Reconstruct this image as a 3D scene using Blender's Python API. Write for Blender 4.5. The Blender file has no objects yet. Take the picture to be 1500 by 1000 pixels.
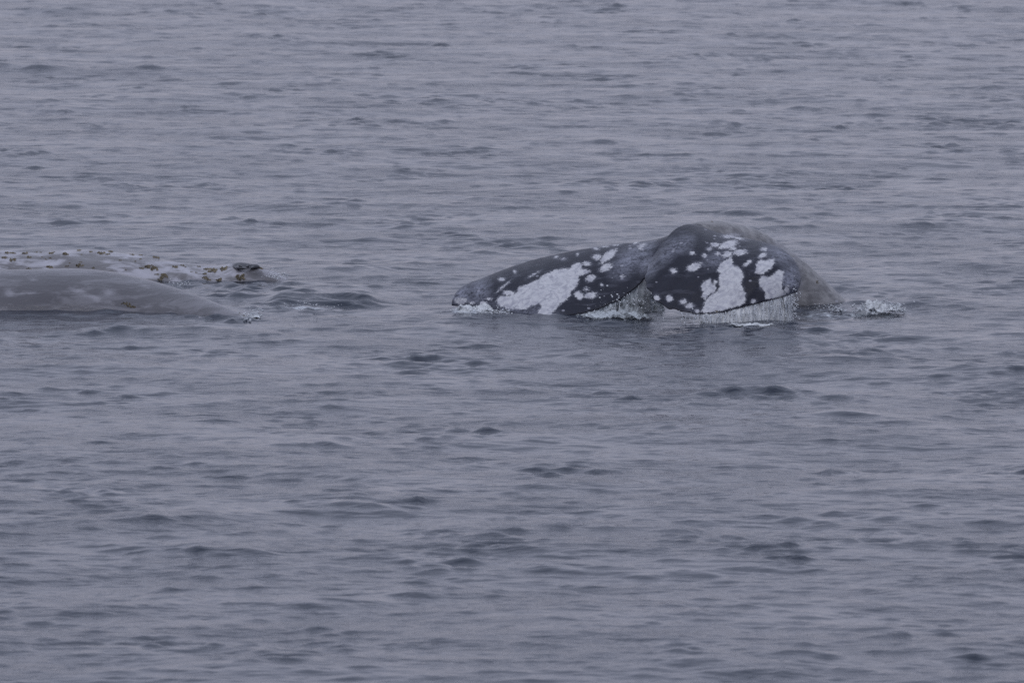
import bpy, bmesh, math, random
import numpy as np
from mathutils import Vector, noise as mnoise

random.seed(7)
rng = np.random.default_rng(11)
scene = bpy.context.scene
C = scene.collection
R = math.radians

# ------------------------------------------------------------------ camera
CAM_H = 6.0                       # deck of a whale-watching boat
PITCH = R(4.415)
HFOV = R(6.3)
FPX = 750.0 / math.tan(HFOV / 2)  # focal length in photograph pixels
cam_d = bpy.data.cameras.new('camera')
cam = bpy.data.objects.new('camera', cam_d)
C.objects.link(cam)
cam.location = (0, 0, CAM_H)
cam.rotation_euler = (R(90) - PITCH, 0, 0)
cam_d.sensor_width = 36
cam_d.lens = 18 / math.tan(HFOV / 2)
cam_d.clip_start = 0.5
cam_d.clip_end = 20000
cam_d.dof.use_dof = True
cam_d.dof.focus_distance = 81.5
cam_d.dof.aperture_fstop = 9.0
scene.camera = cam

# ------------------------------------------------------------------ sky and sun (overcast)
SUN_EL, SUN_AZ = R(58), R(205)
w = bpy.data.worlds.new('World')
scene.world = w
w.use_nodes = True
nt = w.node_tree
nt.nodes.clear()
out = nt.nodes.new('ShaderNodeOutputWorld')
bg = nt.nodes.new('ShaderNodeBackground')
sky = nt.nodes.new('ShaderNodeTexSky')
sky.sky_type = 'NISHITA'
sky.sun_disc = False
sky.sun_elevation = SUN_EL
sky.sun_rotation = SUN_AZ
sky.dust_density = 1.0
# the cloud deck: the clear sky mixed into an even grey that is a little warmer low down and bluer high up
tc = nt.nodes.new('ShaderNodeTexCoord')
sep = nt.nodes.new('ShaderNodeSeparateXYZ')
nt.links.new(tc.outputs['Generated'], sep.inputs[0])
rp = nt.nodes.new('ShaderNodeValToRGB')
rp.color_ramp.elements[0].position = 0.0
rp.color_ramp.elements[0].color = (0.566, 0.560, 0.68, 1)
rp.color_ramp.elements[1].position = 0.7
rp.color_ramp.elements[1].color = (0.66, 0.74, 0.96, 1)
e = rp.color_ramp.elements.new(0.22)
e.color = (0.580, 0.621, 0.81, 1)
nt.links.new(sep.outputs['Z'], rp.inputs[0])
cn = nt.nodes.new('ShaderNodeTexNoise')
cn.inputs['Scale'].default_value = 3.0
cn.inputs['Detail'].default_value = 4
mp = nt.nodes.new('ShaderNodeMapping')
mp.inputs['Scale'].default_value = (1, 1, 3.5)
nt.links.new(tc.outputs['Generated'], mp.inputs[0])
nt.links.new(mp.outputs[0], cn.inputs['Vector'])
mr = nt.nodes.new('ShaderNodeMapRange')
mr.inputs['From Min'].default_value = 0.3
mr.inputs['From Max'].default_value = 0.7
mr.inputs['To Min'].default_value = 6.6
mr.inputs['To Max'].default_value = 9.6
nt.links.new(cn.outputs[0], mr.inputs[0])
cs = nt.nodes.new('ShaderNodeVectorMath')
cs.operation = 'SCALE'
nt.links.new(rp.outputs[0], cs.inputs[0])
nt.links.new(mr.outputs[0], cs.inputs['Scale'])
mix = nt.nodes.new('ShaderNodeMix')
mix.data_type = 'RGBA'
mix.inputs[0].default_value = 0.93
hs = nt.nodes.new('ShaderNodeHueSaturation')
hs.inputs['Saturation'].default_value = 0.3
nt.links.new(sky.outputs[0], hs.inputs['Color'])
nt.links.new(hs.outputs[0], mix.inputs[6])
nt.links.new(cs.outputs[0], mix.inputs[7])
nt.links.new(mix.outputs[2], bg.inputs['Color'])
bg.inputs['Strength'].default_value = 0.10
nt.links.new(bg.outputs[0], out.inputs[0])

sun_d = bpy.data.lights.new('sun', 'SUN')
sun_d.energy = 0.55
sun_d.angle = R(30)
sun_d.color = (1, 0.98, 0.96)
sun = bpy.data.objects.new('sun', sun_d)
C.objects.link(sun)
sd = Vector((math.sin(SUN_AZ) * math.cos(SUN_EL), math.cos(SUN_AZ) * math.cos(SUN_EL), math.sin(SUN_EL)))
sun.rotation_euler = sd.to_track_quat('Z', 'Y').to_euler()
sun.location = sd * 50

scene.view_settings.view_transform = 'Standard'
scene.view_settings.look = 'None'
scene.view_settings.exposure = 0.0
scene.view_settings.gamma = 1
scene.view_settings.use_curve_mapping = False
scene.render.engine = 'CYCLES'
scene.cycles.use_denoising = False
scene.cycles.max_bounces = 8
scene.cycles.transparent_max_bounces = 16
scene.cycles.caustics_reflective = False
scene.cycles.caustics_refractive = False

# ------------------------------------------------------------------ helpers
CP, SP = math.cos(PITCH), math.sin(PITCH)


def at(px, py, Y):
    """a point of the place, given where the photograph shows it and how far away it stands"""
    u, v = (px - 750) / FPX, (500 - py) / FPX
    dy, dz = CP + v * SP, -SP + v * CP
    t = Y / dy
    return Vector((u * t, Y, CAM_H + dz * t))


def on_water(px, py, z=0.0):
    v = (500 - py) / FPX
    dy, dz = CP + v * SP, -SP + v * CP
    t = (z - CAM_H) / dz
    return Vector(((px - 750) / FPX * t, dy * t, z))


def to_px(P):
    """photo coordinates of points (n,3), used to carry traced markings over to the skin once, at build time"""
    x, y, z = P[:, 0], P[:, 1], P[:, 2] - CAM_H
    f = y * CP - z * SP
    v = y * SP + z * CP
    return np.stack([750 + FPX * x / f, 500 - FPX * v / f], 1)


def tag(o, label=None, cat=None, group=None, kind=None):
    if label: o['label'] = label
    if cat: o['category'] = cat
    if group: o['group'] = group
    if kind: o['kind'] = kind
    return o


def link_mesh(name, verts, faces, mat=None, parent=None, smooth=True):
    me = bpy.data.meshes.new(name)
    if isinstance(verts, np.ndarray) and isinstance(faces, np.ndarray):
        nv, nf, k = len(verts), len(faces), faces.shape[1]
        me.vertices.add(nv)
        me.vertices.foreach_set('co', verts.astype(np.float32).ravel())
        me.loops.add(nf * k)
        me.loops.foreach_set('vertex_index', faces.astype(np.int32).ravel())
        me.polygons.add(nf)
        me.polygons.foreach_set('loop_start', np.arange(0, nf * k, k, dtype=np.int32))
        me.update(calc_edges=True)
    else:
        me.from_pydata([tuple(v) for v in verts], [], [tuple(f) for f in faces])
        me.update()
    if smooth:
        me.polygons.foreach_set('use_smooth', np.ones(len(me.polygons), dtype=bool))
    if mat: me.materials.append(mat)
    o = bpy.data.objects.new(name, me)
    C.objects.link(o)
    if parent: o.parent = parent
    return o


def set_attr(me, name, vals):
    a = me.attributes.new(name, 'FLOAT', 'POINT')
    a.data.foreach_set('value', np.asarray(vals, dtype=np.float32))


def crom(pts, n):
    """smooth curve through a list of tuples, resampled to n rows by even index spacing"""
    P = np.array(pts, float)
    m = len(P)
    d = np.r_[0, np.cumsum(np.linalg.norm(np.diff(P[:, :2], axis=0), axis=1) ** 0.5 + 1e-6)]
    T = np.zeros_like(P)
    T[1:-1] = (P[2:] - P[:-2]) / (d[2:] - d[:-2])[:, None]
    T[0] = (P[1] - P[0]) / (d[1] - d[0])
    T[-1] = (P[-1] - P[-2]) / (d[-1] - d[-2])
    s = np.linspace(0, d[-1], n)
    i = np.clip(np.searchsorted(d, s, side='right') - 1, 0, m - 2)
    h = (d[i + 1] - d[i])
    t = ((s - d[i]) / h)[:, None]
    h = h[:, None]
    return ((2*t**3 - 3*t**2 + 1) * P[i] + (t**3 - 2*t**2 + t) * h * T[i]
            + (-2*t**3 + 3*t**2) * P[i + 1] + (t**3 - t**2) * h * T[i + 1])


def smooth_noise(shape_pts, scale, seed=0):
    """cheap smooth noise in [-1,1] on (n,2) points: a sum of random plane waves"""
    r = np.random.default_rng(seed)
    v = np.zeros(len(shape_pts))
    for _ in range(9):
        a = r.uniform(0, 2 * math.pi)
        k = 2 * math.pi / scale * r.uniform(0.6, 1.5)
        v += np.sin(shape_pts[:, 0] * k * math.cos(a) + shape_pts[:, 1] * k * math.sin(a) + r.uniform(0, 6.28))
    return v / 4.0


def nn(t, kind, **kw):
    n = t.nodes.new(kind)
    for k, v in kw.items():
        if k in n.inputs: n.inputs[k].default_value = v
        else: setattr(n, k, v)
    return n


def new_mat(name):
    m = bpy.data.materials.new(name)
    m.use_nodes = True
    t = m.node_tree
    t.nodes.clear()
    o = t.nodes.new('ShaderNodeOutputMaterial')
    p = t.nodes.new('ShaderNodeBsdfPrincipled')
    t.links.new(p.outputs[0], o.inputs[0])
    return m, t, p, o


def mixc(t, fac, a, b):
    n = t.nodes.new('ShaderNodeMix')
    n.data_type = 'RGBA'
    for i, v in ((0, fac), (6, a), (7, b)):
        if hasattr(v, 'links'): t.links.new(v, n.inputs[i])
        else: n.inputs[i].default_value = v if i == 0 else (*v, 1)
    return n.outputs[2]


def mth(t, op, a, b=0.0, c=None, clamp=False):
    n = t.nodes.new('ShaderNodeMath')
    n.operation = op
    n.use_clamp = clamp
    for i, v in enumerate((a, b) if c is None else (a, b, c)):
        if hasattr(v, 'links'): t.links.new(v, n.inputs[i])
        else: n.inputs[i].default_value = v
    return n.outputs[0]


def rng_map(t, v, a, b, c=0.0, d=1.0, smooth=True):
    n = t.nodes.new('ShaderNodeMapRange')
    if smooth: n.interpolation_type = 'SMOOTHSTEP'
    t.links.new(v, n.inputs[0])
    for i, x in enumerate((a, b, c, d)): n.inputs[i + 1].default_value = x
    return n.outputs[0]


def tex_noise(t, scale, detail=4, rough=0.55, stretch=(1, 1, 1), rot=(0, 0, 0), dist=0.0):
    tcn = t.nodes.new('ShaderNodeTexCoord')
    m = t.nodes.new('ShaderNodeMapping')
    m.inputs['Scale'].default_value = stretch
    m.inputs['Rotation'].default_value = rot
    t.links.new(tcn.outputs['Object'], m.inputs[0])
    n = nn(t, 'ShaderNodeTexNoise', Scale=scale, Detail=detail, Roughness=rough, Distortion=dist)
    t.links.new(m.outputs[0], n.inputs['Vector'])
    return n.outputs[0]


def attr(t, name):
    n = t.nodes.new('ShaderNodeAttribute')
    n.attribute_name = name
    return n.outputs['Fac']


# ------------------------------------------------------------------ materials
def water_material():
    m, t, p, o = new_mat('sea_water')
    p.inputs['Base Color'].default_value = (0.018, 0.024, 0.040, 1)
    p.inputs['Roughness'].default_value = 0.10
    p.inputs['IOR'].default_value = 1.333
    n1 = tex_noise(t, 9.0, 4, 0.6, (0.7, 1.6, 1), (0, 0, R(12)))
    n2 = tex_noise(t, 2.6, 3, 0.55, (0.6, 1.5, 1), (0, 0, R(-9)))
    h = mth(t, 'ADD', mth(t, 'MULTIPLY', n1, 0.010), mth(t, 'MULTIPLY', n2, 0.015))
    b = nn(t, 'ShaderNodeBump', Strength=1.0, Distance=1.0)
    pat = tex_noise(t, 0.9, 5, 0.62, (0.7, 0.8, 1), (0, 0, R(14)), dist=0.8)
    t.links.new(mth(t, 'MULTIPLY', h, rng_map(t, pat, 0.36, 0.66, 0.5, 1.25)), b.inputs['Height'])
    t.links.new(rng_map(t, pat, 0.35, 0.65, 0.05, 0.09), p.inputs['Roughness'])
    t.links.new(b.outputs[0], p.inputs['Normal'])
    # aerated water, only where the whales churn it
    fo = attr(t, 'foam')
    fn = tex_noise(t, 16, 6, 0.72, (0.55, 1.0, 1))
    f = rng_map(t, mth(t, 'ADD', fo, mth(t, 'MULTIPLY', mth(t, 'SUBTRACT', fn, 0.5), 1.5)), 0.45, 0.75)
    f = mth(t, 'MULTIPLY', f, rng_map(t, fo, 0.02, 0.15))
    foam = nn(t, 'ShaderNodeBsdfPrincipled', Roughness=0.6)
    foam.inputs['Base Color'].default_value = (0.55, 0.58, 0.62, 1)
    ms = t.nodes.new('ShaderNodeMixShader')
    t.links.new(f, ms.inputs[0])
    t.links.new(p.outputs[0], ms.inputs[1])
    t.links.new(foam.outputs[0], ms.inputs[2])
    t.links.new(ms.outputs[0], o.inputs[0])
    return m


def fluke_material():
    m, t, p, o = new_mat('fluke_skin')
    n1 = tex_noise(t, 5, 5, 0.6, dist=0.4)
    n2 = tex_noise(t, 42, 8, 0.75, dist=0.6)
    st = tex_noise(t, 14, 4, 0.6, (0.35, 1, 1.5), (0, R(-35), 0))
    stock = attr(t, 'stock')
    dark = mixc(t, n1, (0.007, 0.008, 0.016), (0.028, 0.029, 0.045))
    dark = mixc(t, rng_map(t, st, 0.54, 0.72, 0, 0.40), dark, (0.11, 0.112, 0.145))
    grey = mixc(t, rng_map(t, mth(t, 'ADD', mth(t, 'MULTIPLY', n1, 0.5), mth(t, 'MULTIPLY', st, 0.5)), 0.36, 0.64), (0.16, 0.155, 0.163), (0.34, 0.33, 0.335))
    base = mixc(t, rng_map(t, mth(t, 'ADD', stock, mth(t, 'MULTIPLY', mth(t, 'SUBTRACT', n1, 0.5), 0.5)), 0.25, 0.8), dark, grey)
    # pale scarring: half-healed patches and the small spots barnacles leave
    pale = mth(t, 'MULTIPLY', attr(t, 'pale'), rng_map(t, mth(t, 'ADD', n2, mth(t, 'MULTIPLY', st, 0.5)), 0.52, 0.92))
    base = mixc(t, pale, base, (0.30, 0.31, 0.38))
    tcn = t.nodes.new('ShaderNodeTexCoord')
    vo = nn(t, 'ShaderNodeTexVoronoi', Scale=17.0, Randomness=1.0)
    mpg = nn(t, 'ShaderNodeMapping')
    mpg.inputs['Scale'].default_value = (0.8, 0.6, 1.2)
    t.links.new(tcn.outputs['Object'], mpg.inputs[0])
    t.links.new(mpg.outputs[0], vo.inputs['Vector'])
    sepc = t.nodes.new('ShaderNodeSeparateColor')
    t.links.new(vo.outputs['Color'], sepc.inputs[0])
    rad = mth(t, 'MULTIPLY', rng_map(t, sepc.outputs[0], 0.62, 1.0, 0.0, 0.30, smooth=False), 1.0)
    spot = rng_map(t, mth(t, 'SUBTRACT', rad, mth(t, 'ADD', vo.outputs['Distance'], mth(t, 'MULTIPLY', n2, 0.15))), -0.06, 0.02)
    base = mixc(t, mth(t, 'MULTIPLY', spot, 0.55), base, (0.42, 0.42, 0.48))
    wn = mth(t, 'ADD', attr(t, 'white'), mth(t, 'MULTIPLY', mth(t, 'SUBTRACT', n2, 0.5), 1.1))
    halo = rng_map(t, wn, 0.22, 0.5, 0, 0.20)
    base = mixc(t, halo, base, (0.24, 0.25, 0.32))
    wm = rng_map(t, wn, 0.42, 0.60)
    wcol = mixc(t, rng_map(t, n2, 0.3, 0.7), (0.52, 0.52, 0.55), (0.64, 0.635, 0.66))
    wcol = mixc(t, rng_map(t, tex_noise(t, 9, 6, 0.65, dist=2.0), 0.42, 0.68, 0, 0.75), wcol, (0.30, 0.30, 0.355))
    wcol = mixc(t, rng_map(t, st, 0.55, 0.7, 0, 0.4), wcol, (0.36, 0.36, 0.43))
    vr = nn(t, 'ShaderNodeTexVoronoi', Scale=8.0, Randomness=1.0)
    t.links.new(tcn.outputs['Object'], vr.inputs['Vector'])
    ring = mth(t, 'ABSOLUTE', mth(t, 'SUBTRACT', mth(t, 'ADD', vr.outputs['Distance'], mth(t, 'MULTIPLY', n2, 0.12)), 0.36))
    wcol = mixc(t, rng_map(t, ring, 0.0, 0.05, 0.40, 0.0), wcol, (0.26, 0.26, 0.32))
    base = mixc(t, wm, base, wcol)
    t.links.new(base, p.inputs['Base Color'])
    t.links.new(rng_map(t, n1, 0.2, 0.8, 0.22, 0.42), p.inputs['Roughness'])
    p.inputs['IOR'].default_value = 1.34
    p.inputs['Specular IOR Level'].default_value = 0.4
    b = nn(t, 'ShaderNodeBump', Strength=0.5, Distance=0.02)
    t.links.new(mth(t, 'ADD', mth(t, 'MULTIPLY', n2, 0.4), mth(t, 'ADD', mth(t, 'MULTIPLY', st, 0.4), mth(t, 'MULTIPLY', wm, 0.10))), b.inputs['Height'])
    t.links.new(b.outputs[0], p.inputs['Normal'])
    return m


def back_material(name, lo, hi, pale_amt, streak_rot):
    m, t, p, o = new_mat(name)
    n1 = tex_noise(t, 3.2, 5, 0.6, (0.6, 1, 1))
    n2 = tex_noise(t, 30, 5, 0.65)
    st = tex_noise(t, 9, 6, 0.65, (0.30, 0.7, 1.3), (0, streak_rot, 0), dist=0.5)
    base = mixc(t, n1, lo, hi)
    base = mixc(t, rng_map(t, st, 0.45, 0.62, 0, min(pale_amt, 1.0)), base, (0.40, 0.39, 0.43))
    base = mixc(t, rng_map(t, n2, 0.55, 0.8, 0, 0.35), base, lo)
    wn = mth(t, 'ADD', attr(t, 'white'), mth(t, 'MULTIPLY', mth(t, 'SUBTRACT', mth(t, 'ADD', mth(t, 'MULTIPLY', n2, .5), mth(t, 'MULTIPLY', st, .5)), 0.5), 1.1))
    base = mixc(t, rng_map(t, wn, 0.38, 0.85, 0, 0.4 if pale_amt < 0.5 else 0.8), base, (0.46, 0.45, 0.50))
    base = mixc(t, attr(t, 'dark'), base, (0.022, 0.021, 0.027))
    # long fine scratches
    sc = tex_noise(t, 60, 2, 0.5, (0.05, 0.3, 1.0), (0, streak_rot + R(25), 0))
    base = mixc(t, rng_map(t, sc, 0.68, 0.74, 0, 0.35), base, (0.05, 0.05, 0.06))
    t.links.new(base, p.inputs['Base Color'])
    t.links.new(rng_map(t, n2, 0.2, 0.8, 0.13, 0.30), p.inputs['Roughness'])
    p.inputs['IOR'].default_value = 1.38
    b = nn(t, 'ShaderNodeBump', Strength=0.6, Distance=0.02)
    t.links.new(mth(t, 'ADD', mth(t, 'MULTIPLY', n2, 0.35), mth(t, 'MULTIPLY', st, 0.6)), b.inputs['Height'])
    t.links.new(b.outputs[0], p.inputs['Normal'])
    return m


def simple_material(name, a, b, scale, rough, ior=1.4, trans=0.0, bump=0.0):
    m, t, p, o = new_mat(name)
    n = tex_noise(t, scale, 5, 0.65)
    t.links.new(mixc(t, rng_map(t, n, 0.3, 0.7), a, b), p.inputs['Base Color'])
    p.inputs['Roughness'].default_value = rough
    p.inputs['IOR'].default_value = ior
    p.inputs['Transmission Weight'].default_value = trans
    if bump:
        bn = nn(t, 'ShaderNodeBump', Strength=bump, Distance=0.01)
        t.links.new(n, bn.inputs['Height'])
        t.links.new(bn.outputs[0], p.inputs['Normal'])
    return m


M_WATER = water_material()
M_FLUKE = fluke_material()
M_NEAR = back_material('smooth_back_skin', (0.078, 0.074, 0.085), (0.142, 0.137, 0.150), 0.24, R(12))
M_FAR = back_material('scarred_back_skin', (0.095, 0.088, 0.094), (0.235, 0.225, 0.235), 1.15, R(28))
M_BARN = simple_material('barnacle_shell', (0.060, 0.050, 0.038), (0.33, 0.285, 0.20), 45, 0.7, bump=0.4)
M_NOSTRIL = simple_material('blowhole_skin', (0.012, 0.012, 0.017), (0.035, 0.033, 0.042), 20, 0.25)
M_FOAM = simple_material('white_foam', (0.46, 0.48, 0.52), (0.68, 0.70, 0.73), 25, 0.45, bump=0.3)
M_DROP = simple_material('water_drops', (0.70, 0.73, 0.78), (0.90, 0.91, 0.93), 40, 0.15, ior=1.333, trans=0.15)
M_STRAND = simple_material('falling_water', (0.45, 0.48, 0.53), (0.86, 0.88, 0.91), 30, 0.15, ior=1.333, trans=0.10)
M_CHURN = simple_material('aerated_water', (0.26, 0.30, 0.34), (0.62, 0.66, 0.70), 17, 0.18, ior=1.333, bump=0.5)

def sheet_material(name, col, cover, stretch, scale, top=0.93):
    m, t, p, o = new_mat(name)
    a = tex_noise(t, scale, 4, 0.6, stretch)
    b_ = tex_noise(t, 24, 5, 0.7)
    c_ = tex_noise(t, 5, 3, 0.5, (1, 1, 0.5))
    v = mth(t, 'ADD', mth(t, 'MULTIPLY', a, 0.62), mth(t, 'ADD', mth(t, 'MULTIPLY', b_, 0.22), mth(t, 'MULTIPLY', c_, 0.30)))
    v = mth(t, 'SUBTRACT', v, mth(t, 'MULTIPLY', attr(t, 'edge'), 0.45))
    t.links.new(rng_map(t, v, cover, cover + 0.16, 0.0, top), p.inputs['Alpha'])
    t.links.new(mixc(t, rng_map(t, a, 0.35, 0.65), tuple(x * 0.6 for x in col), col), p.inputs['Base Color'])
    p.inputs['Roughness'].default_value = 0.25
    p.inputs['IOR'].default_value = 1.333
    return m


M_SHEET = sheet_material('falling_sheet', (0.87, 0.88, 0.89), 0.25, (1, 1, 0.05), 34)
M_VEIL = sheet_material('thin_water_veil', (0.62, 0.66, 0.69), 0.38, (0.7, 1, 1), 15, 0.86)
M_FROTH = sheet_material('froth', (0.76, 0.78, 0.80), 0.30, (0.8, 0.8, 1), 20)

# ------------------------------------------------------------------ the sea
# a random sea from a wave spectrum (inverse FFT), choppy, running towards the boat
WIND = math.atan2(-1.0, 0.18)


def ocean_tile(L, N, lmin, lmax, slope_rms, seed, wind, spread=2.0, power=3.6):
    r = np.random.default_rng(seed)
    k1 = np.fft.fftfreq(N, d=L / N) * 2 * math.pi
    kx, ky = np.meshgrid(k1, k1)
    k = np.hypot(kx, ky)
    k[0, 0] = 1
    lam = 2 * math.pi / k
    d = np.cos(np.arctan2(ky, kx) - wind)
    S = k ** (-power) * np.exp(-(lam / lmax) ** 2) * np.exp(-(lmin / lam) ** 2)
    S *= np.where(d > 0, np.abs(d) ** spread, 0.10 * np.abs(d) ** spread) + 0.02
    S[0, 0] = 0
    A = np.sqrt(S) * (r.normal(size=(N, N)) + 1j * r.normal(size=(N, N)))
    h = np.real(np.fft.ifft2(A))
    sx = np.real(np.fft.ifft2(1j * kx * A))
    sy = np.real(np.fft.ifft2(1j * ky * A))
    g = slope_rms / math.sqrt((sx ** 2 + sy ** 2).mean())
    # horizontal choppy displacement of the same (real) surface
    H = np.fft.fft2(h)
    dx = np.real(np.fft.ifft2(1j * kx / k * H))
    dy = np.real(np.fft.ifft2(1j * ky / k * H))
    return np.stack([h, dx, dy], -1).astype(np.float32) * g


def sample(tile, L, x, y):
    N = tile.shape[0]
    u, v = (x / L * N) % N, (y / L * N) % N
    i, j = np.floor(u).astype(int), np.floor(v).astype(int)
    fu, fv = (u - i)[..., None].astype(np.float32), (v - j)[..., None].astype(np.float32)
    i %= N; j %= N
    i2, j2 = (i + 1) % N, (j + 1) % N
    return (tile[j, i] * (1 - fu) * (1 - fv) + tile[j, i2] * fu * (1 - fv)
            + tile[j2, i] * (1 - fu) * fv + tile[j2, i2] * fu * fv)


LA, LB = 43.0, 15.7
TA = ocean_tile(LA, 1024, 0.8, 8.0, 0.034, 3, WIND)
TB = ocean_tile(LB, 1024, 0.10, 0.36, 0.165, 5, WIND + 0.22, 2.2, 3.9)
TD = ocean_tile(27.1, 1024, 0.22, 1.3, 0.040, 8, WIND - 0.75, 2.5, 4.0)
SB = float(TB[..., 0].std())

# crests that stand out in the photograph: (column, row, half length in px, height m, steep front m)
CRESTS = [
    (1075, 576, 30, .085, .16), (1133, 577, 26, .085, .15), (1215, 616, 70, .085, .24), (1300, 624, 50, .05, .16),
    (250, 766, 60, .08, .25), (330, 811, 48, .07, .22), (190, 771, 50, .06, .22), (640, 866, 60, .06, .22),
    (265, 857, 30, .05, .18), (470, 884, 55, .05, .2), (15, 102, 50, .16, .5), (215, 103, 26, .1, .3),
    (80, 165, 18, .1, .3), (80, 18, 40, .12, .5), (1065, 312, 34, .1, .3), (1450, 131, 30, .1, .35),
    (880, 474, 34, .10, .18), (815, 774, 16, .06, .16), (505, 747, 50, .055, .2), (1490, 548, 34, .09, .2),
    (460, 655, 34, .055, .15), (1225, 687, 20, .055, .15), (1300, 784, 40, .05, .18), (1480, 698, 28, .06, .16),
    (30, 752, 40, .05, .18), (155, 724, 18, .06, .16), (960, 835, 60, .05, .25), (800, 833, 60, .05, .25),
    (1185, 160, 22, .09, .3), (885, 210, 26, .08, .3), (560, 180, 30, .08, .3), (540, 577, 18, .05, .14),
    (730, 474, 70, .05, .16), (670, 470, 40, .05, .16), (950, 478, 30, .04, .12), (1320, 500, 40, .05, .15),
    (350, 385, 0, 0, 1), (245, 486, 40, .06, .16), (170, 486, 22, .06, .16), (322, 467, 20, .11, .10), (273, 464, 20, .07, .09), (344, 471, 12, .09, .09), (225, 461, 20, .05, .09),
    (478, 440, 46, .17, .24), (522, 446, 24, .12, .16), (432, 443, 30, .12, .15), (400, 447, 18, .08, .11), (355, 430, 18, .08, .11), (330, 436, 16, .08, .11), (430, 446, 26, .08, .10), (500, 447, 30, .08, .10), (340, 424, 26, .07, .11), (395, 428, 28, .07, .11), (312, 419, 18, .06, .1), (372, 437, 24, .06, .1), (445, 431, 20, .06, .1), (420, 418, 26, .06, .1), (395, 452, 22, .05, .09), (490, 409, 36, .05, .16),
    (610, 740, 20, .05, .15), (850, 517, 50, .05, .15), (1130, 985, 60, .05, .3), (140, 328, 60, .06, .25), (205, 318, 30, .06, .25),
]
# churned water: (column, row, half width px, half depth m, strength)
CHURN = [
    (695, 460, 48, .30, .75), (905, 462, 70, .45, .55), (1085, 476, 95, .22, .50), (1215, 458, 55, .6, .55),
    (1285, 458, 50, .30, .85), (368, 466, 26, .25, .6), (402, 408, 26, .25, .6), (320, 415, 60, .35, .35),
    (345, 428, 70, .6, .22), (445, 451, 70, .16, .62), (260, 419, 22, .2, .5), (800, 465, 80, .2, .35),
]


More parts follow.
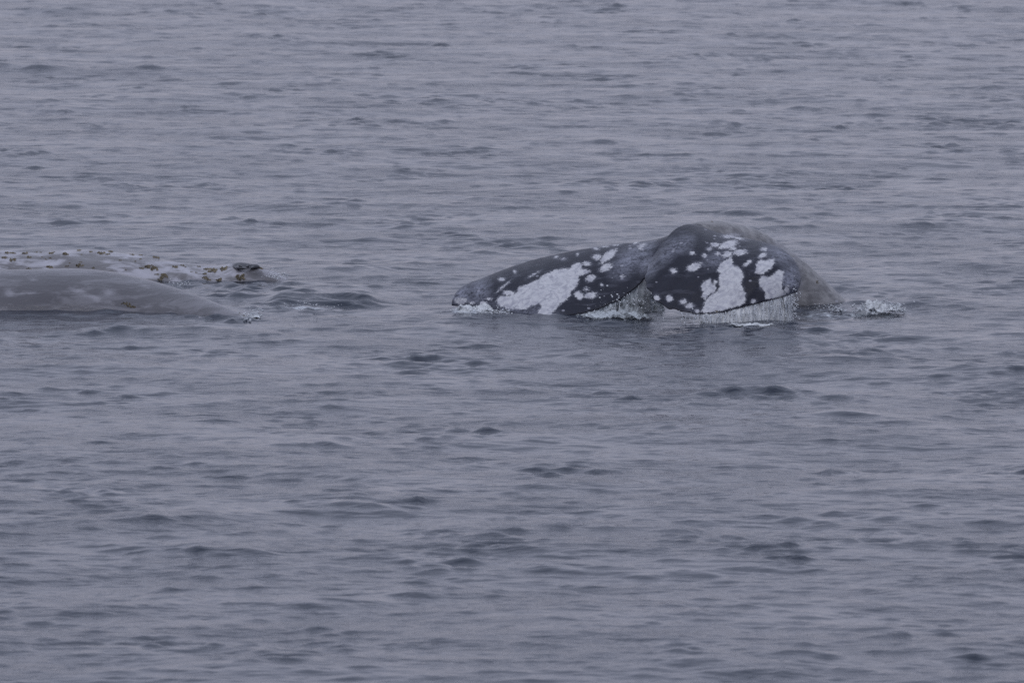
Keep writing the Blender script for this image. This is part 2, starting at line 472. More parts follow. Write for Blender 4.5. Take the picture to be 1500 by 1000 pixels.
def build_sea():
    # polar lattice round the point below the boat: fine in the sector the photograph looks at
    fine = np.linspace(-R(5.0), R(5.0), 330)
    step, a, side = fine[1] - fine[0], fine[-1], []
    while a < math.pi - 0.09:
        step = min(step * 1.16, 0.09)
        a += step
        side.append(a)
    ang = np.r_[-np.array(side[::-1]), fine, np.array(side)]
    r, rows = 1.0, []
    while r < 9000:
        rows.append(r)
        if r < 46: f = 0.02 if r < 42 else 0.004
        elif r < 170: f = 0.00050
        elif r < 260: f = 0.003
        else: f = 0.03
        r *= 1 + f
    rr = np.array(rows)
    Rg, Ag = np.meshgrid(rr, ang, indexing='ij')
    x, y = (Rg * np.sin(Ag)).ravel(), (Rg * np.cos(Ag)).ravel()
    cell = np.maximum(np.gradient(rr)[:, None], Rg * np.abs(np.gradient(ang))[None, :]).ravel()
    P2 = np.stack([x, y], 1)
    big = smooth_noise(P2 * np.array([1, .5]), 6.0, 2)
    fine_n = smooth_noise(P2 * np.array([1, .8]), 0.9, 3) + 0.8 * smooth_noise(P2 * np.array([1, 1.0]), 0.38, 9)
    mid = smooth_noise(P2 * np.array([1, .55]), 2.4, 12)
    gust = 0.37 + 0.84 * np.clip(fine_n * 0.26 + 0.55 * mid + 0.30 * big - 0.16, 0, 1.5)
    fa = np.clip(2.5 - cell / 0.8, 0, 1) * 1.0
    fb = np.clip(2.0 - cell / 0.20, 0, 1) * gust
    A = sample(TA, LA, x, y)
    ca, sa = math.cos(0.4), math.sin(0.4)
    B = sample(TB, LB, x * ca - y * sa, x * sa + y * ca)
    Bx, By = B[:, 1] * ca + B[:, 2] * sa, -B[:, 1] * sa + B[:, 2] * ca
    D = sample(TD, 27.1, x, y)
    fd = np.clip(2.0 - cell / 0.22, 0, 1) * np.clip(0.8 + 0.35 * big, 0.3, 1.5)
    z = A[:, 0] * fa + B[:, 0] * fb + D[:, 0] * fd
    dx = -(A[:, 1] * fa * 0.9 + Bx * fb * 1.25 + D[:, 1] * fd)
    dy = -(A[:, 2] * fa * 0.9 + By * fb * 1.25 + D[:, 2] * fd)
    z += 0.30 * B[:, 0] ** 2 / SB * fb * (B[:, 0] > 0)
    # single crests
    for (px, py, hl, hh, fr) in CRESTS:
        if hl == 0: continue
        c = on_water(px, py)
        L = 1.35 * hl / FPX * c.y
        fr *= 0.8
        m = np.where((np.abs(x - c.x) < 2.2 * L) & (np.abs(y - c.y) < 14 * fr + 0.4))[0]
        if not len(m): continue
        lx = (x[m] - c.x) / L
        # the crest line wanders a little, so it never reads as a straight bar
        wob = fr * 0.5 * np.sin(lx * 2.3 + px) + fr * 0.25 * np.sin(lx * 5.1 + py)
        ly = y[m] - c.y - wob - fr * 0.5
        prof = np.where(ly < 0, np.exp(-(ly / (fr * 0.55)) ** 2), 1 / (1 + (ly / (fr * 3.0)) ** 2))
        z[m] += hh * 0.43 * prof * np.exp(-np.abs(lx * 0.8) ** 2) * (0.85 + 0.25 * np.sin(lx * 4 + px * .3))
    foam = np.zeros(len(x))
    for (px, py, hw, hd, s) in CHURN:
        c = on_water(px, py)
        W = hw / FPX * c.y
        m = np.where((np.abs(x - c.x) < 2 * W) & (np.abs(y - c.y) < 2 * hd))[0]
        q = ((x[m] - c.x) / W) ** 2 + ((y[m] - c.y) / hd) ** 2
        g = np.exp(-q ** 1.3)
        foam[m] = np.maximum(foam[m], s * g)
        z[m] += 0.018 * g * smooth_noise(np.stack([x[m], y[m]], 1), 0.22, int(px))
    V = np.stack([x + dx, y + dy, z], 1)
    nr, na = len(rr), len(ang)
    i = np.arange(nr - 1)[:, None] * na + np.arange(na - 1)[None, :]
    F = np.stack([i, i + na, i + na + 1, i + 1], -1).reshape(-1, 4)
    # close the lattice behind the boat
    j = np.arange(nr - 1) * na
    F = np.concatenate([F, np.stack([j + na - 1, j + 2 * na - 1, j + na, j], -1)])
    # a flat disc below the boat closes the innermost ring
    o = link_mesh('sea', V, F[:, ::-1].copy(), M_WATER)
    set_attr(o.data, 'foam', foam)
    tag(o, 'grey rippled open sea filling the whole view', 'sea', kind='structure')
    return o


build_sea()


# ------------------------------------------------------------------ solid bodies: lofted pieces fused into one skin
def loft(rings, cap=True):
    n = len(rings[0])
    V = [v for r in rings for v in r]
    F = []
    for a in range(len(rings) - 1):
        for b in range(n):
            c = (b + 1) % n
            F.append((a * n + b, a * n + c, (a + 1) * n + c, (a + 1) * n + b))
    if cap:
        F.append(tuple(range(n - 1, -1, -1)))
        F.append(tuple((len(rings) - 1) * n + b for b in range(n)))
    return V, F


def fuse(pieces, voxel, smooth_it):
    """join closed pieces into one continuous surface"""
    bm = bmesh.new()
    for V, F in pieces:
        vs = [bm.verts.new(v) for v in V]
        for f in F:
            try: bm.faces.new([vs[i] for i in f])
            except ValueError: pass
    bmesh.ops.recalc_face_normals(bm, faces=bm.faces)
    me = bpy.data.meshes.new('tmp')
    bm.to_mesh(me)
    bm.free()
    o = bpy.data.objects.new('tmp', me)
    C.objects.link(o)
    r = o.modifiers.new('r', 'REMESH')
    r.mode = 'VOXEL'
    r.voxel_size = voxel
    s = o.modifiers.new('s', 'SMOOTH')
    s.factor = 0.5
    s.iterations = smooth_it
    dg = bpy.context.evaluated_depsgraph_get()
    res = bpy.data.meshes.new_from_object(o.evaluated_get(dg))
    bpy.data.objects.remove(o)
    bpy.data.meshes.remove(me)
    res.polygons.foreach_set('use_smooth', np.ones(len(res.polygons), dtype=bool))
    return res


def co_no(me):
    n = len(me.vertices)
    P, N = np.empty(n * 3), np.empty(n * 3)
    me.vertices.foreach_get('co', P)
    me.vertices.foreach_get('normal', N)
    return P.reshape(-1, 3), N.reshape(-1, 3)


def sd_poly(Q, poly):
    """signed distance (positive inside) from points to a polygon"""
    poly = np.array(poly, float)
    d = np.full(len(Q), 1e9)
    inside = np.zeros(len(Q), bool)
    for a, b in zip(poly, np.roll(poly, -1, 0)):
        e, w_ = b - a, Q - a
        t_ = np.clip((w_ @ e) / (e @ e + 1e-9), 0, 1)
        d = np.minimum(d, np.linalg.norm(w_ - t_[:, None] * e, axis=1))
        cnd = ((a[1] > Q[:, 1]) != (b[1] > Q[:, 1]))
        xi = (b[0] - a[0]) * (Q[:, 1] - a[1]) / (b[1] - a[1] + 1e-12) + a[0]
        inside ^= cnd & (Q[:, 0] < xi)
    return np.where(inside, d, -d)


def sd_ell(Q, cx, cy, rx, ry, ang=0.0):
    c, s = math.cos(R(ang)), math.sin(R(ang))
    x_, y_ = Q[:, 0] - cx, Q[:, 1] - cy
    u, v = x_ * c + y_ * s, -x_ * s + y_ * c
    q = np.sqrt((u / rx) ** 2 + (v / ry) ** 2)
    return (1 - q) * min(rx, ry)


def build_marks(Q, marks, soft):
    f = np.full(len(Q), -1e9)
    for mk in marks:
        f = np.maximum(f, sd_poly(Q, mk) if isinstance(mk[0], tuple) else sd_ell(Q, *mk))
    return np.clip(0.5 + f / soft, 0, 1)


def thing(name, label, cat, loc, group=None):
    o = bpy.data.objects.new(name, None)
    C.objects.link(o)
    o.location = loc
    o.empty_display_size = 0.3
    tag(o, label, cat, group)
    return o


def body_of(root, me, mat):
    me.name = 'body'
    P, _ = co_no(me)
    me.vertices.foreach_set('co', (P - np.array(root.location)).astype(np.float32).ravel())
    me.materials.clear()
    me.materials.append(mat)
    me.update()
    o = bpy.data.objects.new('body', me)
    C.objects.link(o)
    o.parent = root
    return o


# ---- the diving whale: tail stock and both flukes
NS, NC = 44, 18
#                px   py    Y
R_LE = [(1022, 331, 81.35), (1066, 344, 81.15), (1112, 352, 80.95), (1146, 364, 80.76), (1166, 383, 80.6), (1174, 403, 80.47), (1172, 418, 80.39), (1166, 429, 80.32)]
R_TE = [(948, 388, 80.72), (946, 416, 80.36), (962, 441, 80.16), (998, 456, 80.05), (1040, 459, 80.02), (1082, 451, 80.05), (1126, 440, 80.14), (1152, 433, 80.24), (1166, 429, 80.32)]
L_LE = [(1004, 338, 81.40), (968, 350, 81.42), (910, 357, 81.45), (838, 367, 81.55), (768, 384, 81.55), (712, 405, 81.48), (678, 419, 81.36), (665, 433, 81.3), (661, 448, 81.25)]
L_TE = [(956, 390, 80.9), (938, 414, 80.72), (904, 440, 80.6), (860, 456, 80.56), (806, 462, 80.56), (748, 458, 80.75), (700, 451, 81.02), (662, 448, 81.25)]


def lobe(le, te, bulge, thick):
    A = crom([tuple(at(*p)) for p in le], NS)
    B = crom([tuple(at(*p)) for p in te], NS)
    rings = []
    for i in range(NS):
        s = i / (NS - 1)
        a, b = A[i], B[i]
        b = b + (b - a) * 0.030 * (mnoise.noise(Vector((s * 16, bulge * 50, 1))) + 0.8 * mnoise.noise(Vector((s * 37, bulge * 50, 3)))) * min(1, 6 * (1 - s))
        ch = np.linalg.norm(b - a)
        i0, i1 = max(i - 1, 0), min(i + 1, NS - 1)
        along = (A[i1] + B[i1]) - (A[i0] + B[i0])
        nrm = np.cross(b - a, along)
        if np.linalg.norm(nrm) < 1e-9 or ch < 1e-4: nrm = last
        nrm = nrm / np.linalg.norm(nrm)
        if nrm[1] > 0: nrm = -nrm        # outward: up and towards the boat
        last = nrm
        th = thick * (1 - 0.72 * s) + 0.008
        top, bot = [], []
        for c in np.linspace(0, 1, NC):
            q = a + (b - a) * c + nrm * bulge * min(ch, 0.9) * math.sin(math.pi * c ** 0.85) ** 1.25
            hh = th * (max(c, 0) ** 0.5) * (1 - c) ** 0.8 * 1.5 + 0.009 * min(1, c * 30)
            top.append(Vector(q + nrm * hh * 0.5))
            bot.append(Vector(q - nrm * hh * 0.9))
        rings.append(top + bot[::-1])
    return loft(rings)


def stock():
    #      px    py   Y     rx   rz(perp.)
    S = [(966, 382, 80.98, .07, .035), (990, 363, 81.2, .12, .09), (1016, 353, 81.42, .16, .15), (1043, 352, 81.6, .175, .175), (1074, 361, 81.88, .2, .205),
         (1096, 373, 82.06, .22, .24), (1115, 390, 82.2, .25, .27), (1138, 412, 82.3, .28, .295), (1164, 441, 82.36, .31, .325),
         (1200, 487, 82.42, .36, .37), (1240, 540, 82.4, .42, .42)]
    cen = crom([tuple(at(a, b, c)) + (d, e_) for a, b, c, d, e_ in S], 60)
    rings = []
    for i in range(60):
        c = cen[i, :3]
        tdir = Vector(cen[min(i + 1, 59), :3] - cen[max(i - 1, 0), :3]).normalized()
        side = tdir.cross(Vector((0.15, 0.95, 0.1))).normalized()   # in the picture plane, outward across the back
        dep = side.cross(tdir).normalized()
        rx, rz = cen[i, 3], cen[i, 4]
        ring = []
        for k in range(36):
            a = 2 * math.pi * k / 36
            ca, sa = math.cos(a), math.sin(a)
            ring.append(Vector(c) + side * (rz * ca) + dep * (rx * sa))
        rings.append(ring)
    return loft(rings)


lobe_r, lobe_l = lobe(R_LE, R_TE, 0.12, 0.085), lobe(L_LE, L_TE, 0.07, 0.085)
me = fuse([lobe_r, lobe_l, stock()], 0.0085, 6)
P, N = co_no(me)
Q = to_px(P)
view = np.array([0, 0, CAM_H]) - P
view /= np.linalg.norm(view, axis=1)[:, None]
facing = (N * view).sum(1)
# white patches traced on the two lobes
z1 = lambda pts: [(640 + a / 4.6875, 300 + b / 4.6875) for a, b in pts]
e1 = lambda cx, cy, rx, ry, an=0: (640 + cx / 4.6875, 300 + cy / 4.6875, rx / 4.6875, ry / 4.6875, an)
z2 = lambda pts: [(920 + a / 3.5714, 300 + b / 3.5714) for a, b in pts]
e2 = lambda cx, cy, rx, ry, an=0: (920 + cx / 3.5714, 300 + cy / 3.5714, rx / 3.5714, ry / 3.5714, an)
WHITE_L = [
    z1([(405, 660), (430, 630), (480, 625), (545, 605), (560, 570), (640, 535), (700, 510), (740, 480), (800, 450), (870, 435), (910, 440), (940, 405), (980, 395), (1000, 410), (990, 440), (1040, 445), (1055, 460), (1020, 475), (975, 490), (975, 520), (960, 560), (945, 580), (920, 590), (920, 620), (890, 650), (850, 675), (830, 700), (800, 735), (770, 770), (700, 775), (690, 745), (720, 690), (700, 680), (650, 690), (610, 715), (540, 715), (480, 710), (430, 690)]),
    e1(490, 605, 34, 18, 6), e1(1100, 358, 29, 18), e1(1175, 352, 70, 25, -40), e1(1160, 430, 46, 23, -25), e1(1055, 505, 32, 22, -20), e1(1055, 620, 44, 21, -5),
    e1(975, 620, 31, 23, 30), e1(1028, 577, 15, 10), e1(1030, 403, 27, 13), e1(1132, 550, 10, 9), e1(445, 512, 20, 11), e1(1095, 300, 18, 9), e1(1405, 282, 30, 12, -25),
    e1(1370, 258, 20, 8, -20), e1(1225, 272, 26, 8), e1(820, 358, 12, 8), e1(865, 372, 15, 7), e1(535, 460, 9, 11), e1(355, 645, 20, 8), e1(320, 680, 24, 16), e1(165, 660, 42, 22), e1(1270, 490, 12, 7),
    e1(1400, 303, 12, 8), e1(1150, 285, 20, 7), e1(965, 340, 8, 8), e1(660, 480, 26, 5, -30), e1(450, 565, 40, 6, -40), e1(240, 672, 16, 9)]
WHITE_R = [
    z2([(510, 290), (540, 270), (550, 300), (545, 315), (580, 325), (600, 350), (605, 380), (590, 405), (600, 430), (615, 460), (612, 510), (590, 525), (540, 540), (480, 555), (400, 568), (386, 555), (400, 510), (430, 470), (470, 450), (480, 430), (475, 380), (485, 355), (465, 350), (480, 310)]),
    z2([(380, 430), (395, 400), (430, 388), (440, 410), (460, 430), (455, 455), (420, 470), (405, 495), (385, 480), (395, 455)]),
    z2([(665, 355), (670, 310), (690, 285), (720, 290), (765, 280), (768, 305), (745, 335), (710, 360), (680, 362)]),
    z2([(690, 430), (685, 390), (700, 375), (740, 375), (790, 340), (815, 350), (810, 400), (805, 440), (830, 465), (800, 484), (740, 496), (715, 490), (720, 460)]),
    e2(525, 208, 50, 19, -15), e2(455, 210, 24, 11, -5), e2(425, 230, 14, 8), e2(540, 162, 45, 11, -5), e2(345, 325, 39, 19, -20), e2(238, 345, 17, 12), e2(335, 253, 14, 8), e2(585, 247, 35, 15, -5),
    e2(518, 260, 28, 16, -20), e2(400, 265, 12, 10), e2(550, 228, 17, 9), e2(710, 232, 15, 9), e2(705, 265, 21, 12, -20), e2(625, 305, 23, 9, -35), e2(468, 257, 11, 7), e2(215, 490, 17, 16), e2(150, 487, 15, 13),
    e2(322, 527, 22, 13), e2(290, 508, 18, 12), e2(362, 555, 11, 8), e2(657, 505, 13, 9), e2(830, 445, 12, 22, 10), e2(455, 405, 9, 8), e2(580, 175, 25, 6, 10)]
PALE = [z2([(160, 285), (190, 230), (230, 195), (290, 178), (330, 180), (320, 210), (280, 235), (240, 240), (215, 275), (180, 293)]), e2(448, 295, 30, 20, -20), e2(850, 400, 42, 75, 5), e2(800, 260, 60, 30, 30),
        e1(290, 590, 55, 70, 15), e1(170, 610, 70, 60, -30), e1(1330, 380, 120, 60, -40), e1(600, 720, 120, 30, 10), e1(1440, 400, 50, 60), z2([(30, 250), (70, 215), (130, 190), (110, 260), (60, 300), (30, 300)])]
front = np.clip(facing * 6, 0, 1)
left_side = Q[:, 0] < 946
wl, wr = build_marks(Q, WHITE_L, 12.0), build_marks(Q, WHITE_R, 12.0)
set_attr(me, 'white', np.where(facing > 0.03, np.maximum(wl, wr), 0.0))
set_attr(me, 'pale', build_marks(Q, PALE, 22.0) * front)
# the stock is lighter grey than the flukes; the change runs along the body, through the roots of the lobes
dist_root = np.linalg.norm(P - np.array(at(1020, 350, 81.4)), axis=1)
stock_w = np.clip(1.0 - (dist_root - 0.08) / 0.30, 0, 1) * 0.55
LP = np.array([v[:] for v in lobe_r[0] + lobe_l[0]])
dl = np.concatenate([np.sqrt(((P[k:k + 4000, None, :] - LP[None]) ** 2).sum(2).min(1)) for k in range(0, len(P), 4000)])
stock_w = np.maximum(stock_w, np.clip((dl - 0.045) / 0.03, 0, 1) * np.clip((P[:, 0] - at(975, 350, 81.4).x) / 0.25, 0, 1))
set_attr(me, 'stock', stock_w)
base = on_water(1205, 452)
diver = thing('gray_whale', 'diving gray whale showing white-blotched flukes and its arched tail stock', 'whale', (base.x, base.y, 0), 'gray whales at the surface')
body_of(diver, me, M_FLUKE)


# ---- the two whales on the left: long backs with only their tops out of the water
def back(pts, n=120, k=64):
    """pts: (px, py of the top edge, Y of the axis, half width, half height)"""
    S = []
    for px, py, Y, ry, rz in pts:
        p = at(px, py, Y)
        S.append((p.x, Y, p.z, ry, rz))
    S = crom(S, n)
    rings = []
    for x, Y, z, ry, rz in S:
        ring = []
        for q in range(k):
            a = 2 * math.pi * q / k
            ring.append(Vector((x, Y - ry * math.cos(a), z - rz + rz * math.sin(a))))
        rings.append(ring)
    return loft(rings)


NEAR = [(-560, 520, 82.10, .45, .42), (-420, 468, 82.10, .7, .6), (-280, 424, 82.10, .85, .75), (-140, 403, 82.10, .93, .85), (-40, 397, 82.10, .96, .9), (60, 394, 82.08, .97, .92), (110, 393.5, 82.06, .97, .92), (155, 397, 82.00, .95, .9), (205, 407, 81.88, .9, .86),
        (255, 421, 81.60, .83, .8), (300, 437, 81.20, .74, .72), (338, 453, 80.75, .64, .62), (368, 469, 80.30, .54, .55), (410, 500, 79.90, .45, .48), (470, 560, 79.60, .32, .36)]
FAR = [(-520, 500, 85.4, .45, .42), (-400, 440, 85.4, .7, .62), (-260, 395, 85.4, .88, .8), (-120, 373, 85.4, .95, .9), (0, 367, 85.4, .97, .92), (60, 366.5, 85.4, .96, .92), (110, 366, 85.4, .95, .9), (150, 368, 85.35, .92, .88), (195, 373, 85.3, .88, .84),
       (240, 381, 85.22, .8, .78), (280, 387, 85.15, .72, .7), (318, 391, 85.1, .65, .62), (350, 390, 85.05, .56, .55), (380, 391, 85.02, .45, .46), (401, 397, 85.0, .36, .38), (421, 410, 84.98, .28, .3), (440, 432, 84.95, .2, .22), (470, 470, 84.9, .12, .14)]

me = fuse([back(NEAR)], 0.022, 3)
P, N = co_no(me)
Q = to_px(P)
za = lambda cx, cy, rx, ry, an=0: (cx / 5.0, 340 + cy / 5.0, rx / 5.0, ry / 5.0, an)
near_marks = [za(580, 435, 100, 22, 20), za(690, 480, 75, 20, 28), za(800, 520, 40, 18, 15), za(250, 348, 40, 14, 10), za(760, 385, 60, 10, 8), za(170, 443, 22, 14), za(235, 447, 45, 14), za(75, 455, 70, 25), za(1070, 395, 50, 14, 14), za(800, 440, 55, 25), za(1085, 545, 40, 18)]
set_attr(me, 'white', build_marks(Q, near_marks, 16.0) * np.clip(N[:, 2] * 4 + 1, 0, 1) * (N[:, 1] < 0.3))
c = on_water(120, 452)
near_whale = thing('gray_whale', 'gray whale nearest the camera at left, smooth grey back with few barnacles', 'whale', (c.x, 82.0, 0), 'gray whales at the surface')
near_body = body_of(near_whale, me, M_NEAR)
near_P, near_N = P, N

me = fuse([back(FAR)], 0.02, 3)
P, N = co_no(me)
# low lumps along the head and back, and the raised splash guard before the blowholes
bc = at(358, 389, 84.95)
g = np.exp(-(((P[:, 0] - bc.x) / 0.17) ** 2 + ((P[:, 1] - bc.y) / 0.22) ** 2))
P[:, 2] += np.where(N[:, 2] > 0, 0.035 * g, 0)
P[:, 2] += np.where(N[:, 2] > 0, 0.012 * smooth_noise(P[:, :2], 0.45, 8), 0)
me.vertices.foreach_set('co', P.astype(np.float32).ravel())
me.update()
P, N = co_no(me)
Q = to_px(P)
far_marks = [za(300, 175, 60, 14), za(520, 165, 90, 20, 10), za(640, 150, 60, 14), za(820, 165, 70, 14, 8), za(980, 185, 90, 14, 12), za(1200, 250, 130, 22, 24), za(1380, 290, 110, 26, 28), za(1300, 360, 90, 30, 30), za(370, 230, 80, 28), za(150, 225, 60, 18), za(60, 200, 60, 12), za(890, 285, 60, 14, 15),
             za(1040, 300, 50, 16, 20), za(1420, 365, 60, 20, 25), za(1090, 230, 60, 20), za(40, 255, 20, 10), za(200, 262, 60, 10), (345, 401, 16, 6, 0), (300, 395, 14, 4, 20)]
set_attr(me, 'dark', np.maximum(build_marks(Q, [(360, 386, 20, 5.5, 4)], 5.0), 0.55 * build_marks(Q, [(376, 400, 14, 7, 10)], 8.0)))
set_attr(me, 'white', build_marks(Q, far_marks, 16.0) * (N[:, 1] < 0.35))
c = on_water(200, 414)
far_whale = thing('gray_whale', 'gray whale behind the smooth one, mottled back crusted with barnacles, blowholes out', 'whale', (c.x, 85.3, 0), 'gray whales at the surface')
far_body = body_of(far_whale, me, M_FAR)
far_P, far_N, far_Q = P, N, Q


# ---- barnacles: clusters of little cratered cones, each cluster one part of its whale
def barnacle_mesh(seed, rad):
    r = random.Random(seed)
    V, F = [], []
    spots = [(0, 0)]
    for _ in range(r.randint(8, 13)):
        a, d = r.uniform(0, 6.28), rad * math.sqrt(r.uniform(0.05, 1))
        spots.append((d * math.cos(a) * 1.25, d * math.sin(a)))
    for (sx, sy) in spots:
        s = rad * r.uniform(0.26, 0.46)
        hh = s * r.uniform(0.7, 1.15)
        o = len(V)
        m = 7
        for rr_, zz in ((1.0, -0.6), (0.85, 0.3), (0.5, 1.0), (0.3, 0.5)):
            for k in range(m):
                a = 2 * math.pi * k / m + seed
                j = r.uniform(0.88, 1.12)
                V.append((sx + s * rr_ * j * math.cos(a), sy + s * rr_ * j * math.sin(a), hh * zz))
        for q in range(3):
            for k in range(m):
                k2 = (k + 1) % m
                F.append((o + q * m + k, o + q * m + k2, o + (q + 1) * m + k2, o + (q + 1) * m + k))
        F.append(tuple(o + 3 * m + k for k in range(m)))
    return V, F


def on_skin(P, N, px, py):
    Q_ = to_px(P)
    vis = (N * (np.array([0, 0, CAM_H]) - P)).sum(1) > 0
    d = (Q_[:, 0] - px) ** 2 + (Q_[:, 1] - py) ** 2 + np.where(vis, 0, 1e6)
    i = int(np.argmin(d))
    return Vector(P[i]), Vector(N[i])


def barnacle(root, P, N, px, py, size_px, seed, flat=1.0):
    p, nrm = on_skin(P, N, px, py)
    V, F = barnacle_mesh(seed, size_px / FPX * p.y)
    o = link_mesh('barnacle_cluster', V, F, M_BARN, root, smooth=False)
    o.location = p - root.location
    o.rotation_euler = nrm.to_track_quat('Z', 'Y').to_euler()
    o.scale = (1, 1, flat)
    return o


FAR_BARN = [(11, 370, 3.5), (8, 377, 4), (19, 381, 4.5), (38, 371, 4), (43, 377, 3.2), (75, 371, 3.5), (97, 372, 4.5), (115, 367, 4), (150, 371, 5), (162, 369, 4), (73, 392, 4), (45, 394, 4), (118, 389, 4.5), (193, 373, 3), (206, 374, 3),
            (230, 378, 4.5), (227, 394, 6), (217, 391, 4), (240, 405, 6), (255, 391, 3.5), (313, 397, 6.5), (305, 395, 4.5), (330, 394, 6), (323, 410, 4.5), (355, 405, 6), (299, 407, 3), (382, 393, 3), (134, 369, 2.5), (270, 389, 2.5), (236, 409, 3)]
br = random.Random(4)
for _ in range(34):
    bx = br.uniform(2, 330)
    top = np.interp(bx, [0, 110, 195, 240, 280, 330], [367, 366, 373, 381, 387, 391])
    FAR_BARN.append((bx, top + 2 + br.uniform(0, 1) ** 1.5 * 24, br.uniform(1.2, 2.8)))
for i, (px, py, s) in enumerate(FAR_BARN):
    barnacle(far_whale, far_P, far_N, px, py, s, i)
for i, (px, py, s) in enumerate([(184, 444, 3.4), (189, 447, 3.6), (194, 450, 3.0), (352, 457, 2), (361, 459, 2.2)]):
    barnacle(near_whale, near_P, near_N, px, py, s, 50 + i)
dP, dN = co_no(bpy.data.objects['body'].data)
dP = dP + np.array(diver.location)
for i, (px, py, s) in enumerate([(1197, 413, 2.6), (1049, 456, 1.8), (1043, 324.5, 1.8)]):
    barnacle(diver, dP, dN, px, py, s, 70 + i, 0.7)


# ---- the blowholes: a swollen dark rim, higher at its far side, round a paler hollow with two slits
def blowhole(px, py, lx, ly):
    p, nrm = on_skin(far_P, far_N, px, py)
    V, F = [], []
    m, q = 40, 10
    for a in range(m):
        A = 2 * math.pi * a / m
        lump = 1 + 0.25 * mnoise.noise(Vector((math.cos(A) * 1.6, math.sin(A) * 1.6, 4)))
        tr = (0.019 + 0.011 * math.sin(A) + 0.006 * math.sin(3 * A + 1)) * lump
        for b in range(q):
            B = 2 * math.pi * b / q
            V.append(((lx * lump + 1.7 * tr * math.cos(B)) * math.cos(A), (ly + 1.7 * tr * math.cos(B)) * math.sin(A), tr * 0.85 * math.sin(B) + 0.006 * math.sin(A)))
    for a in range(m):
        for b in range(q):
            a2, b2 = (a + 1) % m, (b + 1) % q
            F.append((a * q + b, a2 * q + b, a2 * q + b2, a * q + b2))
    ob = link_mesh('blowhole_rim', V, F, M_NOSTRIL, far_whale)
    ob.location = p - far_whale.location + Vector((0, 0, -0.014))
    for sgn in (-1, 1):
        V, F = [], []
        for a in range(9):
            t_ = a / 8 * 2 - 1
            w_ = 0.016 * math.sqrt(max(0.02, 1 - t_ * t_))
            x = sgn * (0.030 + 0.018 * t_ * t_)
            V += [(x - w_, t_ * 0.05, 0.006), (x, t_ * 0.05, 0.017), (x + w_, t_ * 0.05, 0.006)]
        for a in range(8):
            for b in range(2):
                F.append((a * 3 + b, a * 3 + b + 1, a * 3 + b + 4, a * 3 + b + 3))
        sl = link_mesh('blowhole', V, F, M_NOSTRIL, far_whale)
        sl.location = ob.location + Vector((0, 0, 0.003))


blowhole(359, 388.5, 0.085, 0.10)


# ------------------------------------------------------------------ spray, foam and falling water
def ico():
    bm = bmesh.new()
    bmesh.ops.create_icosphere(bm, subdivisions=1, radius=1)
    V = np.array([v.co[:] for v in bm.verts])
    F = np.array([[v.index for v in f.verts] for f in bm.faces])
    bm.free()
    return V, F


ICO_V, ICO_F = ico()


def blobs(name, centres, radii, mat, squash=None, origin=None):
    n = len(centres)
    S = np.ones((n, 3)) if squash is None else squash
    jit = 1 + 0.22 * rng.normal(size=(n, len(ICO_V), 1))
    V = centres[:, None, :] + ICO_V[None] * jit * radii[:, None, None] * S[:, None, :]
    F = ICO_F[None] + (np.arange(n) * len(ICO_V))[:, None, None]
    return link_mesh(name, V.reshape(-1, 3), F.reshape(-1, 3), mat)


def te_point(curve, f):
    c = crom([tuple(at(*p)) for p in curve], 200)
    return c[int(f * 199)]


def strands(name, curve, f0, f1, n, wmin, wmax, reach, label, cat):
    """threads of water running off a trailing edge down to the sea, each thread a wavering tapering tube"""
    V, F = [], []
    c = crom([tuple(at(*p)) for p in curve], 400)
    for _ in range(n):
        f = rng.uniform(f0, f1)
        p = c[int(f * 399)] + np.array([rng.normal(0, .006), rng.normal(0, .012) - .01, -0.006])
        bottom = -0.03 if rng.random() < reach else p[2] * rng.uniform(0.1, 0.7)
        rad = rng.uniform(wmin, wmax) * rng.choice([0.6, 1, 1, 1.6])
        m, ns = 6, 14
        o = len(V)
        ph, dr = rng.uniform(0, 6.28), rng.normal(0, .012)
        for i in range(ns):
            t_ = i / (ns - 1)
            z = p[2] + (bottom - p[2]) * t_
            rr_ = rad * (0.55 + 0.45 * abs(math.sin(t_ * 7 + ph)) + 0.35 * rng.random()) * (1.0 if t_ < .9 else .7)
            xx = p[0] + dr * t_ + 0.004 * math.sin(t_ * 9 + ph)
            yy = p[1] - 0.05 * t_ * rng.uniform(0.5, 1) 
            for k in range(m):
                a = 2 * math.pi * k / m
                V.append((xx + rr_ * math.cos(a), yy + rr_ * math.sin(a), z))
        for i in range(ns - 1):
            for k in range(m):
                k2 = (k + 1) % m
                F.append((o + i * m + k, o + i * m + k2, o + (i + 1) * m + k2, o + (i + 1) * m + k))
    ob = link_mesh(name, V, F, M_STRAND)
    return tag(ob, label, cat, kind='stuff')


strands('water_threads', R_TE, 0.40, 0.985, 110, .0012, .0032, 0.5, 'white threads of water pouring off the right fluke into the sea', 'falling water')
strands('water_drips', L_TE, 0.12, 0.60, 26, .0012, .003, 0.5, 'thin drips of water running off the left fluke edge', 'dripping water')


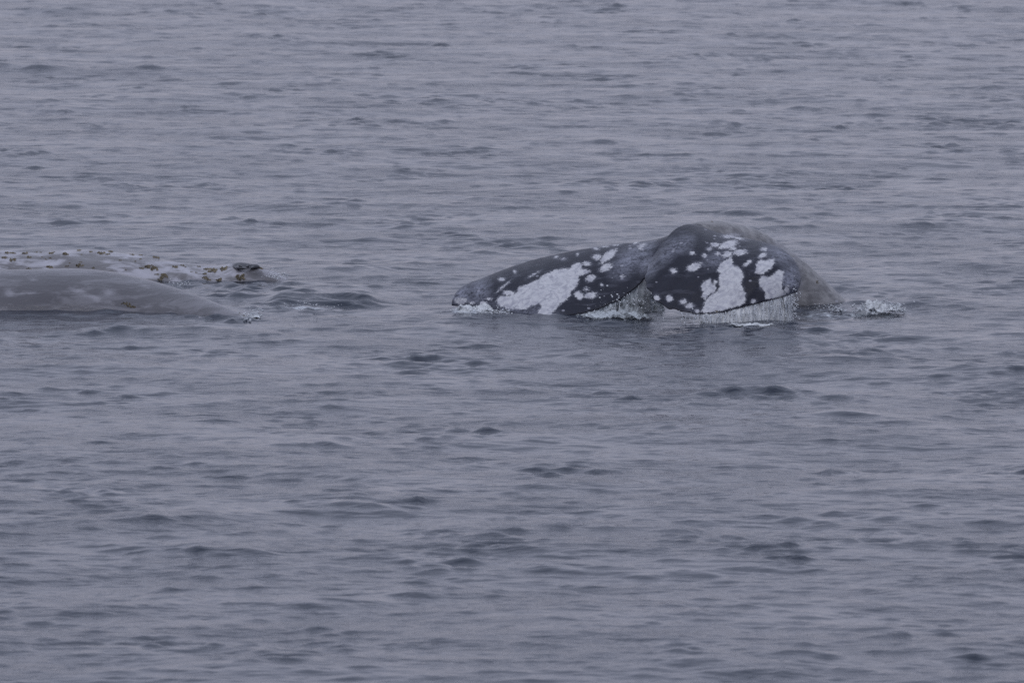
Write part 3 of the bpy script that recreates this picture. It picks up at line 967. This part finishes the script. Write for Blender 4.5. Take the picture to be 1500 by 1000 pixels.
def curtain(name, curve, f0, f1, mat, label, layers, drop=1.0, back=0.03, open_start=False):
    c = crom([tuple(at(*p)) for p in curve], 400)
    V, F, E = [], [], []
    for L in range(layers):
        o, m, ns = len(V), 130, 14
        for k in range(m):
            u = k / (m - 1)
            p = c[int((f0 + (f1 - f0) * u) * 399)]
            for i in range(ns):
                t_ = i / (ns - 1)
                wv = .018 * mnoise.noise(Vector((p[0] * 14, t_ * 1.2, L * 7.0))) + .006 * math.sin(p[0] * 130 + L)
                V.append((p[0] + .01 * mnoise.noise(Vector((p[0] * 9, t_ * 2, L + .5))), p[1] + back + L * 0.035 - 0.07 * t_ + wv, p[2] + .015 + (-.05 - p[2]) * t_ * drop))
                E.append(max(0, 1 - 8 * (u + (1 if open_start else 0)), 1 - 8 * (1 - u)) + 0.35 * t_ * (mnoise.noise(Vector((p[0] * 12, L, 2))) + .3))
        for k in range(m - 1):
            for i in range(ns - 1):
                q = o + k * ns + i
                F.append((q, q + 1, q + ns + 1, q + ns))
    ob = link_mesh(name, V, F, mat)
    set_attr(ob.data, 'edge', E)
    return tag(ob, label, 'falling water', kind='stuff')


curtain('water_curtain', R_TE, 0.46, 0.99, M_SHEET, 'curtain of white water pouring off the right fluke into the sea', 3)
curtain('water_veil', L_TE, 0.02, 0.50, M_VEIL, 'thin grey veil of water falling from the left fluke edge', 1, open_start=True)


def droplets(name, boxes, label, cat, mat):
    """boxes: px, py centre, half w px, half h px, Y, dY, count, rmin, rmax"""
    c_, r_ = [], []
    for px, py, hw, hh, Y, dY, n, r0, r1 in boxes:
        for _ in range(n):
            a, b = np.clip(rng.normal(0, .5, 2), -1.2, 1.2)
            p = at(px + a * hw, py + b * hh, Y + rng.uniform(-dY, dY))
            if p.z < -0.01: continue
            c_.append(p)
            r_.append(r0 + (r1 - r0) * rng.random() ** 2.5)
    o = blobs(name, np.array(c_), np.array(r_), mat)
    return tag(o, label, cat, kind='stuff')


droplets('spray', [(1162, 445, 9, 34, 80.25, .1, 260, .002, .008), (1080, 466, 90, 12, 80.0, .12, 260, .002, .007), (915, 450, 45, 26, 80.7, .3, 420, .002, .009),
                   (700, 455, 45, 9, 80.5, .2, 200, .002, .008), (1285, 450, 45, 10, 81.6, .3, 220, .002, .009), (1215, 452, 26, 9, 81.4, .2, 120, .002, .008)],
         'fine white drops thrown up around the diving flukes', 'spray', M_DROP)
droplets('spray', [(402, 402, 16, 8, 84.7, .15, 150, .002, .009), (368, 462, 16, 10, 80.5, .15, 120, .002, .009), (440, 447, 50, 5, 81.0, .2, 90, .002, .008), (262, 416, 18, 6, 84.4, .15, 90, .002, .009)],
         'small drops splashing where the two left backs meet the sea', 'spray', M_DROP)


def foam_bank(name, lumps, n, label, rmin=.0025, rmax=.010, mat=None):
    """a heap of small froth lumps; lumps: px, py on the water, half width px, half depth m, height m"""
    c_, r_ = [], []
    wgt = np.array([l[2] * l[3] for l in lumps])
    for _ in range(n):
        px, py, hw, hd, ht = lumps[rng.choice(len(lumps), p=wgt / wgt.sum())]
        o = on_water(px, py)
        a, b = rng.normal(0, .5, 2)
        q = a * a + b * b
        if q > 1.3: continue
        x, y = o.x + a * hw / FPX * o.y, o.y + b * hd
        nz = mnoise.fractal(Vector((x * 9, y * 5, px * .1)), 0.8, 2.1, 4)
        if nz + 0.35 - 0.3 * q < rng.uniform(-0.25, 0.25): continue
        z = ht * math.exp(-1.3 * q) * (0.55 + 0.75 * nz) * rng.uniform(0.5, 1.05)
        c_.append((x, y, z))
        r_.append(rmin + (rmax - rmin) * rng.random() ** 3)
    ob = blobs(name, np.array(c_), np.array(r_), mat or M_FOAM, squash=np.tile([1.15, 1.15, 0.8], (len(c_), 1)))
    ob.data.polygons.foreach_set('use_smooth', np.ones(len(ob.data.polygons), dtype=bool))
    return tag(ob, label, 'foam', kind='stuff')


def froth(px, py, hw, hd, ht, label, seed, mat=None):
    o = on_water(px, py)
    W = hw / FPX * o.y
    n, m = 110, 60
    V, E = [], []
    for b in range(m):
        for a in range(n):
            gx, gy = 2 * a / (n - 1) - 1, 2 * b / (m - 1) - 1
            q = math.hypot(gx, gy)
            x, y = o.x + gx * W, o.y + gy * hd
            nz = mnoise.fractal(Vector((x * 11, y * 8, seed)), 0.7, 2.1, 5)
            V.append((x, y, ht * max(0, 1 - q * q) * (0.75 + 0.55 * nz) + 0.012 * nz - 0.008 - 0.05 * max(0, q - 0.8)))
            E.append(max(0, q - 0.35) * 1.25)
    F = [(b * n + a, b * n + a + 1, (b + 1) * n + a + 1, (b + 1) * n + a) for b in range(m - 1) for a in range(n - 1)]
    ob = link_mesh('froth', V, F, mat or M_FROTH)
    set_attr(ob.data, 'edge', E)
    return tag(ob, label, 'foam', kind='stuff')


froth(1288, 458, 44, .32, .11, 'white mound of froth right of the submerging tail stock', 1)
froth(905, 466, 75, .42, .07, 'pale churned water welling up in the notch between the flukes', 7, M_VEIL)
froth(1108, 476, 62, .08, .025, 'thin froth where the water curtain lands', 8)
froth(700, 459, 52, .32, .085, 'white froth under the left fluke tip', 3)
froth(404, 408, 20, .22, .06, 'white froth at the nose of the barnacled whale', 4)
froth(372, 464, 15, .2, .03, 'white froth where the smooth back slips under', 5)
foam_bank('foam', [(1296, 458, 26, .22, .12), (1270, 459, 22, .2, .09), (1315, 457, 14, .15, .07), (1228, 455, 18, .16, .04)], 2400,
          'bank of white foam right of the submerging tail stock')
foam_bank('foam', [(694, 459, 36, .2, .09), (672, 457, 18, .16, .06), (730, 461, 30, .18, .06)], 1800,
          'white foam under the tip of the left fluke')
foam_bank('foam', [(405, 407, 12, .12, .07), (392, 408, 12, .12, .04)], 350, 'white splash at the nose of the barnacled whale')
foam_bank('foam', [(372, 464, 12, .16, .06), (378, 456, 10, .1, .05), (360, 470, 10, .08, .03)], 160, 'white splash where the smooth back slips under')


# water still sheeting up between the lobes: an uneven hump of aerated water
def churn_hump(name, px, py, hw, hd, ht, label):
    o = on_water(px, py)
    W = hw / FPX * o.y
    n, m = 90, 40
    gx, gy = np.meshgrid(np.linspace(-1, 1, n), np.linspace(-1, 1, m))
    q = gx ** 2 + gy ** 2
    P2 = np.stack([(gx * W).ravel(), (gy * hd).ravel()], 1)
    z = ht * np.clip(1 - q, -0.4, 1).ravel() * (1 + 0.3 * smooth_noise(P2, .3, 4)) + 0.02 * smooth_noise(P2, .09, 6)
    V = np.stack([P2[:, 0] + o.x, P2[:, 1] + o.y, z], 1)
    i = np.arange(m - 1)[:, None] * n + np.arange(n - 1)[None, :]
    F = np.stack([i, i + 1, i + n + 1, i + n], -1).reshape(-1, 4)
    return tag(link_mesh(name, V, F, M_CHURN), label, 'splash', kind='stuff')


churn_hump('churned_water', 915, 455, 62, .42, .20, 'grey-green churned water welling up between the two flukes')
